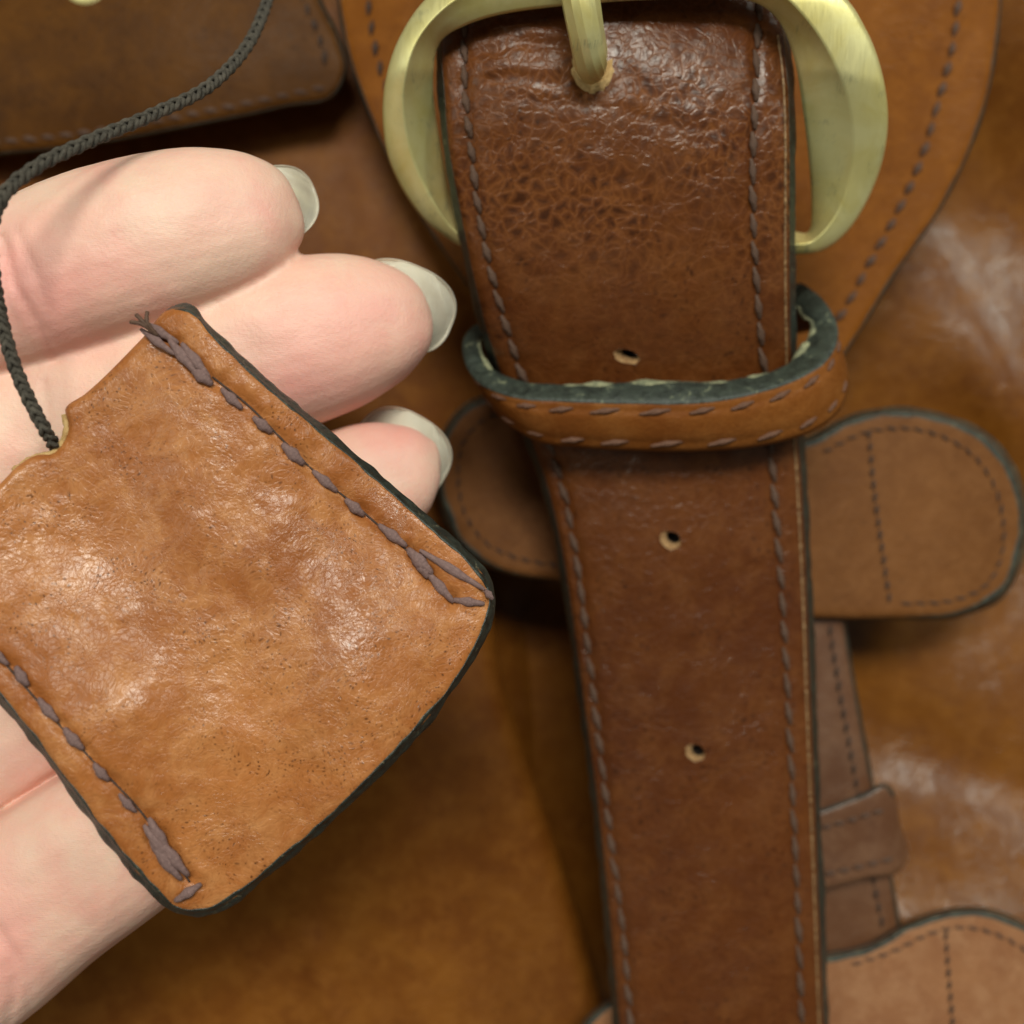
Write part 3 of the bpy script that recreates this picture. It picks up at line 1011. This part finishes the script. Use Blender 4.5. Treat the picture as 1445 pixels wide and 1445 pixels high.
STLIST = (((196, 452), (252, 484), 1.3, .03), ((198, 464), (246, 500), 1.3, .05), ((238, 478), (276, 526), 1.4, .05), ((256, 484), (296, 534), 1.6, .05), ((270, 520), (300, 543), 1.6, .03),
                 ((312, 548), (342, 577), 1.5, .02), ((357, 588), (384, 611), 1.5, .02), ((398, 626), (429, 656), 1.6, .02), ((441, 664), (476, 694), 1.5, .02), ((487, 704), (514, 728), 1.6, .02),
                 ((534, 740), (574, 771), 1.5, .02), ((575, 774), (610, 810), 2.0, .04), ((592, 776), (684, 832), 1.5, .04), ((586, 782), (604, 816), 1.7, .03), ((602, 806), (640, 850), 1.6, .03), ((638, 846), (684, 852), 1.2, .02),
                 ((684, 832), (696, 846), 1.0, .02),
                 ((-60, 862), (-34, 892), 1.4, .02), ((-16, 912), (12, 938), 1.4, .02), ((22, 940), (40, 968), 1.4, .02), ((54, 985), (82, 1018), 1.5, .02), ((90, 1027), (118, 1058), 1.5, .02), ((132, 1077), (154, 1102), 1.3, .02),
                 ((168, 1120), (192, 1146), 1.2, .02), ((210, 1154), (240, 1204), 1.5, .05), ((203, 1164), (246, 1222), 1.5, .04), ((222, 1180), (266, 1236), 1.6, .06), ((212, 1186), (256, 1242), 1.4, .04),
                 ((284, 1247), (246, 1272), 1.5, .03))


def z_tag(x, y):
    x = np.asarray(x, float); y = np.asarray(y, float)
    z = 8.55 + 0 * x
    s = (x * .74 + y * .67); t = (x * .67 - y * .74)
    z = z - .0009 * (x - 330)
    z = z - .05 * ((t + 400) / 330) ** 2
    z = z + .24 * np.tanh((y - 915 + (x - 140) * -.35) / 105) * np.exp(-((x - 130) / 150) ** 2)
    z = z + .23 * np.tanh((y - 835 + (x - 520) * -.45) / 85) * np.exp(-((x - 520) / 105) ** 2)
    z = z - .00025 * np.clip(y - 1000, 0, 300)
    # stitched rows pull the leather in
    for pts in (TR, TL):
        z = z - ridge(x, y, pts, 10, .05)
    dr = np.minimum(dist_poly(x, y, np.array(TR, float), False), dist_poly(x, y, np.array(TL, float), False))
    z = z + .022 * bulk_noise(x, y, .045, 8.0, 2) * np.exp(-(dr / 30) ** 2)
    for q in STLIST:
        for (a_, b_) in (q[0], q[1]):
            z = z - .03 * np.exp(-((x - a_) ** 2 + (y - b_) ** 2) / 60)
    n1 = bulk_noise(x, y, .010, 4.0, 3)
    n2 = bulk_noise(x * .75 + y * .35, y * .9 - x * .25, .040, 9.0, 2)
    z = z + .034 * n1 + .010 * np.abs(n2) + .004 * bulk_noise(x, y, .09, 5.0, 1)
    return z


TR = [(196, 452), (250, 490), (300, 532), (350, 572), (400, 622), (455, 676), (505, 716), (560, 765), (600, 800), (640, 848)]
TL = [(-110, 800), (-60, 862), (0, 928), (45, 980), (95, 1035), (145, 1088), (190, 1135), (225, 1180), (268, 1245)]
tagp = slab('tag_body', tag_ol, z_tag, .30, L_TAG, tag, res=6, r=.09, emat=M_EDGE, ew=.04, bulge=.05, wav=.5, estep=5,
            skip=lambda x, y: (x < 225) & (y < 700) & (x * 1.0 + y * 1.0 < 720) | (x < -160), fade=lambda x, y: np.where(y < 500, np.clip((x - 232) / 30, 0, 1), 1))
def one(p, q, fat, lift=.02, par=None, zf=None, mesh=None):
    put_stitch(p, q, zf or z_tag, par or tagp, 1.0, 0, fat * .68, mesh or STL_, lift + .03)


for p, q, f_, l_ in STLIST:
    one(p, q, f_, l_)
# thin connecting threads between the fat stitches
for path in (TR[2:], TL):
    c = crom(path, False, 6)
    zz = z_tag(c[:, 0], c[:, 1])
    tube('seam_thread', [P(a, b, z_ + .006) for (a, b), z_ in zip(c, zz)], .012, M_THREADD, tagp, 6)
# frayed thread ends past the corner
for dx, dy in ((-14, -14), (2, -18), (-22, -4)):
    c = crom([(222, 474, 8.52), (206 + dx * .4, 458 + dy * .4, 8.60), (206 + dx, 458 + dy, 8.58)], False, 3)
    tube('loose_thread', [P(*q) for q in c], .022, M_THREAD, tagp, 6)
# flesh-coloured rim of the notch
c = crom([(20, 664, 8.36), (40, 650, 8.42), (58, 643, 8.46), (74, 640, 8.47), (88, 624, 8.47), (94, 602, 8.45), (91, 586, 8.42)], False, 4)
tube('notch_rim', [P(*q) for q in c], [.035 + .018 * noise.noise(Vector((i * .6, 0, 0))) for i in range(len(c))], M_RAW, tagp, 8)

# cord: three braided strands
cp = crom([(392, -90, 4.9), (388, -40, 5.4), (376, 5, 5.9), (352, 60, 6.5), (300, 118, 7.2), (215, 162, 7.9), (120, 202, 8.5), (48, 238, 8.9), (8, 272, 9.1), (-12, 320, 9.1), (-10, 380, 8.95),
           (2, 450, 8.8), (20, 515, 8.75), (45, 572, 8.7), (68, 614, 8.6), (84, 640, 8.35)], False, 2.0)
cw = np.array([P(*q) for q in cp])
seg = np.concatenate([[0], np.cumsum(np.linalg.norm(np.diff(cw, axis=0), axis=1))])
M_ = int(seg[-1] / .016)
tt = np.linspace(0, seg[-1], M_)
cw = np.stack([np.interp(tt, seg, cw[:, k]) for k in range(3)], 1)
tg = np.gradient(cw, axis=0); tg /= np.linalg.norm(tg, axis=1)[:, None]
up = np.array([0, 0, 1.0])
sd = np.cross(tg, up); sd /= np.linalg.norm(sd, axis=1)[:, None]
bn = np.cross(sd, tg)
V, Fs = [], []
for k in range(4):
    ph = tt * 2 * math.pi / .36 + k * 2 * math.pi / 4
    p_ = cw + sd * (.046 * np.sin(ph))[:, None] + bn * (.024 * np.sin(2 * ph + .4) + .02 * (k % 2))[:, None]
    v_, f_ = tube(None, p_, .029, None, None, 7)
    o_ = len(V); V += [tuple(q) for q in v_]; Fs += [[a + o_ for a in f] for f in f_]
mk('cord', V, Fs, M_CORD, tag)

# ================================================================== THE HAND
person = empty('person', P(-300, 800, 6.5), 'pale open hand with long unpainted nails holding up the tan leather tag', 'person')
FING = [
    # x, y, z, half width px, depth ratio
    [(-900, 700, 6.0, 150, .9), (-560, 590, 6.3, 128, .9), (-280, 505, 6.7, 118, .9), (-110, 452, 7.0, 112, .9), (0, 418, 7.1, 113, .86), (55, 398, 7.15, 117, .86), (150, 362, 7.25, 119, .88), (250, 332, 7.2, 114, .88), (330, 314, 7.1, 100, .88), (385, 304, 7.0, 76, .88), (415, 300, 6.95, 44, .85), (425, 298, 6.93, 14, .8)],
    [(-900, 820, 6.0, 150, .9), (-560, 800, 6.2, 130, .9), (-280, 735, 6.5, 122, .9), (-80, 665, 6.65, 116, .9), (60, 612, 6.62, 114, .86), (160, 575, 6.6, 118, .88), (280, 530, 6.58, 120, .88), (400, 490, 6.55, 118, .88), (490, 466, 6.5, 107, .88), (555, 455, 6.45, 82, .88), (595, 450, 6.4, 48, .85), (609, 448, 6.38, 14, .8)],
    [(-900, 980, 5.9, 150, .9), (-560, 1010, 6.0, 132, .9), (-280, 1035, 6.0, 126, .9), (-60, 1040, 6.1, 138, .9), (60, 985, 6.3, 130, .86), (200, 900, 6.5, 116, .88), (340, 810, 6.3, 114, .88), (450, 735, 6.15, 106, .88), (525, 685, 6.05, 92, .88), (580, 660, 6.0, 66, .88), (610, 650, 5.95, 36, .85), (621, 648, 5.93, 12, .8)],
    [(-900, 1180, 5.7, 150, .9), (-620, 1330, 5.8, 132, .9), (-400, 1420, 6.0, 126, .9), (-200, 1420, 6.4, 124, .9), (-60, 1345, 6.6, 132, .88), (60, 1252, 6.8, 127, .88), (180, 1172, 7.0, 118, .88), (280, 1095, 7.0, 108, .88), (350, 1045, 6.95, 84, .88), (390, 1012, 6.9, 50, .85), (402, 1002, 6.88, 14, .8)],
    # thumb, out of the frame to the upper left
    [(-1050, 700, 6.0, 170, .9), (-880, 420, 6.6, 150, .9), (-700, 180, 7.2, 132, .9), (-560, 40, 7.6, 124, .88), (-440, -60, 7.9, 118, .88), (-370, -120, 8.0, 88, .85), (-345, -142, 8.0, 40, .8)],
]
bm_V, bm_F = [], []


def add_chain(chain, n=28, nub=True):
    c = samp([(a[0], a[1], a[2], a[3], a[4]) for a in chain], len(chain) * 9)
    pts = np.array([P(q[0], q[1], q[2]) for q in c])
    rad = np.maximum(.02, c[:, 3] / (F / (CAMZ - c[:, 2])))
    tg = np.gradient(pts, axis=0); tg /= np.linalg.norm(tg, axis=1)[:, None]
    base = len(bm_V)
    for i in range(len(pts)):
        s_ = np.cross(tg[i], [0, 0, 1.0]); s_ /= np.linalg.norm(s_)
        b_ = np.cross(s_, tg[i])
        for k in range(n):
            a = 2 * math.pi * k / n
            ca, sa = math.cos(a), math.sin(a)
            # slightly squared section, pad bulging to the palm side
            e = .82
            q = np.sign(ca) * abs(ca) ** e, np.sign(sa) * abs(sa) ** e
            bm_V.append(tuple(pts[i] + rad[i] * (q[0] * s_ + c[i, 4] * q[1] * b_)))
    for i in range(len(pts) - 1):
        for k in range(n):
            j = (k + 1) % n
            bm_F.append((base + i * n + k, base + i * n + j, base + (i + 1) * n + j, base + (i + 1) * n + k))
    bm_F.append(tuple(base + k for k in reversed(range(n))))
    e_ = base + (len(pts) - 1) * n
    bm_F.append(tuple(e_ + k for k in range(n)))


for ch in FING:
    add_chain(ch)
# palm and wrist
for ch in ([(-1900, 980, 4.5, 290, .75), (-1500, 960, 5.0, 330, .7), (-1200, 940, 5.4, 400, .6), (-950, 930, 5.8, 400, .5), (-780, 940, 5.9, 330, .45), (-700, 945, 6.0, 200, .4)],
           [(-1300, 700, 5.6, 230, .8), (-1100, 720, 5.8, 240, .75), (-850, 790, 6.0, 180, .7), (-700, 830, 6.0, 100, .6)],
           [(-1250, 1200, 5.4, 200, .9), (-1000, 1230, 5.7, 200, .8), (-720, 1260, 5.8, 160, .8), (-600, 1280, 5.8, 80, .7)]):
    add_chain(ch, 36)
hand_tmp = mk('hand_raw', bm_V, bm_F, M_SKIN, None)
rm = hand_tmp.modifiers.new('r', 'REMESH'); rm.mode = 'VOXEL'; rm.voxel_size = .00048; rm.use_smooth_shade = True
sm = hand_tmp.modifiers.new('s', 'SMOOTH'); sm.factor = .5; sm.iterations = 2
dg = bpy.context.evaluated_depsgraph_get()
me = bpy.data.meshes.new_from_object(hand_tmp.evaluated_get(dg))
co = np.empty(len(me.vertices) * 3); me.vertices.foreach_get('co', co)
co = co.reshape(-1, 3) / S + WO[hand_tmp]
bpy.data.objects.remove(hand_tmp)
k = F / (CAMZ - co[:, 2])
X = co[:, 0] * k + HC; Y = HC - co[:, 1] * k
# flexion creases and soft folds pressed into the palm side
top = co[:, 2] > 6.5
dz = np.zeros(len(X))
sel = np.where(top & (X > -300))[0]
for pts, wd, am in (([(2, 335), (18, 400), (48, 450), (78, 505)], 7, .05), ([(-2, 360), (10, 430), (36, 490)], 5, .02), ([(40, 360), (62, 410), (70, 440)], 9, .012),
                    ([(60, 540), (70, 620), (60, 700)], 7, .03), ([(-20, 1290), (15, 1350), (20, 1400), (5, 1460)], 8, .03), ([(0, 1310), (35, 1370), (42, 1430)], 6, .012), ([(-220, 1225), (0, 1146), (78, 1096), (170, 1030)], 6, .22),
                    ([(-10, 470), (14, 520), (30, 540)], 6, .03), ([(95, 330), (108, 380), (112, 420)], 12, .010), ([(22, 320), (46, 380), (60, 430)], 6, .022)):
    dz[sel] -= ridge(X[sel], Y[sel], pts, wd, am)
dz[sel] += .022 * bulk_noise(X[sel], Y[sel], .012, 2.0, 2) + .004 * bulk_noise(X[sel], Y[sel], .05, 6.0, 1)
co[:, 2] += dz
pink = np.zeros(len(X))
for (cx, cy, rx, ry, a) in ((60, 400, 90, 80, .55), (180, 380, 90, 50, .45), (330, 300, 90, 60, .35), (10, 370, 40, 70, .6), (440, 500, 120, 70, .65), (520, 430, 80, 60, .4), (600, 560, 40, 70, .3),
                            (540, 620, 70, 60, .55), (10, 1330, 50, 120, .8), (40, 1080, 70, 60, .5), (120, 1250, 60, 60, .2), (80, 440, 60, 60, .4), (400, 560, 80, 40, .5)):
    pink += a * np.exp(-((X - cx) / rx) ** 2 - ((Y - cy) / ry) ** 2)
c0 = co.mean(0)
me.vertices.foreach_set('co', ((co - c0) * S).ravel())
at = me.attributes.new('pink', 'FLOAT', 'POINT'); at.data.foreach_set('value', np.clip(pink, 0, 1))
me.update()
hand = bpy.data.objects.new('hand', me)
scene.collection.objects.link(hand)
hand.parent = person
hand.location = [(a - b) * S for a, b in zip(c0, WO[person])]
WO[hand] = c0

# nails: thin curved shells under each fingertip, reaching past it
NAILS = [
    ((372, 296), 78, 57, -21, 6.62), ((566, 432), 77, 62, 22, 6.10), ((566, 640), 71, 60, 30, 5.65)]
for (cx, cy), la, wb, ang, z0 in NAILS:
    a0 = math.radians(ang)
    ol = []
    for i in range(28):
        a = 2 * math.pi * i / 28
        u = math.cos(a); v_ = math.sin(a)
        u = np.sign(u) * abs(u) ** .85; v2 = np.sign(v_) * abs(v_) ** .75
        ol.append((cx + la * u * math.cos(a0) - wb * v2 * math.sin(a0), cy + la * u * math.sin(a0) + wb * v2 * math.cos(a0)))

    def zn(x, y, cx=cx, cy=cy, a0=a0, wb=wb, z0=z0, la=la):
        x = np.asarray(x, float); y = np.asarray(y, float)
        v_ = (-(x - cx) * math.sin(a0) + (y - cy) * math.cos(a0)) / wb
        u = ((x - cx) * math.cos(a0) + (y - cy) * math.sin(a0)) / la
        return z0 + .42 * np.minimum(v_ * v_, 1.2) - .10 * u
    slab('fingernail', ol, zn, .028, M_NAIL, person, res=7, r=.02, estep=5)
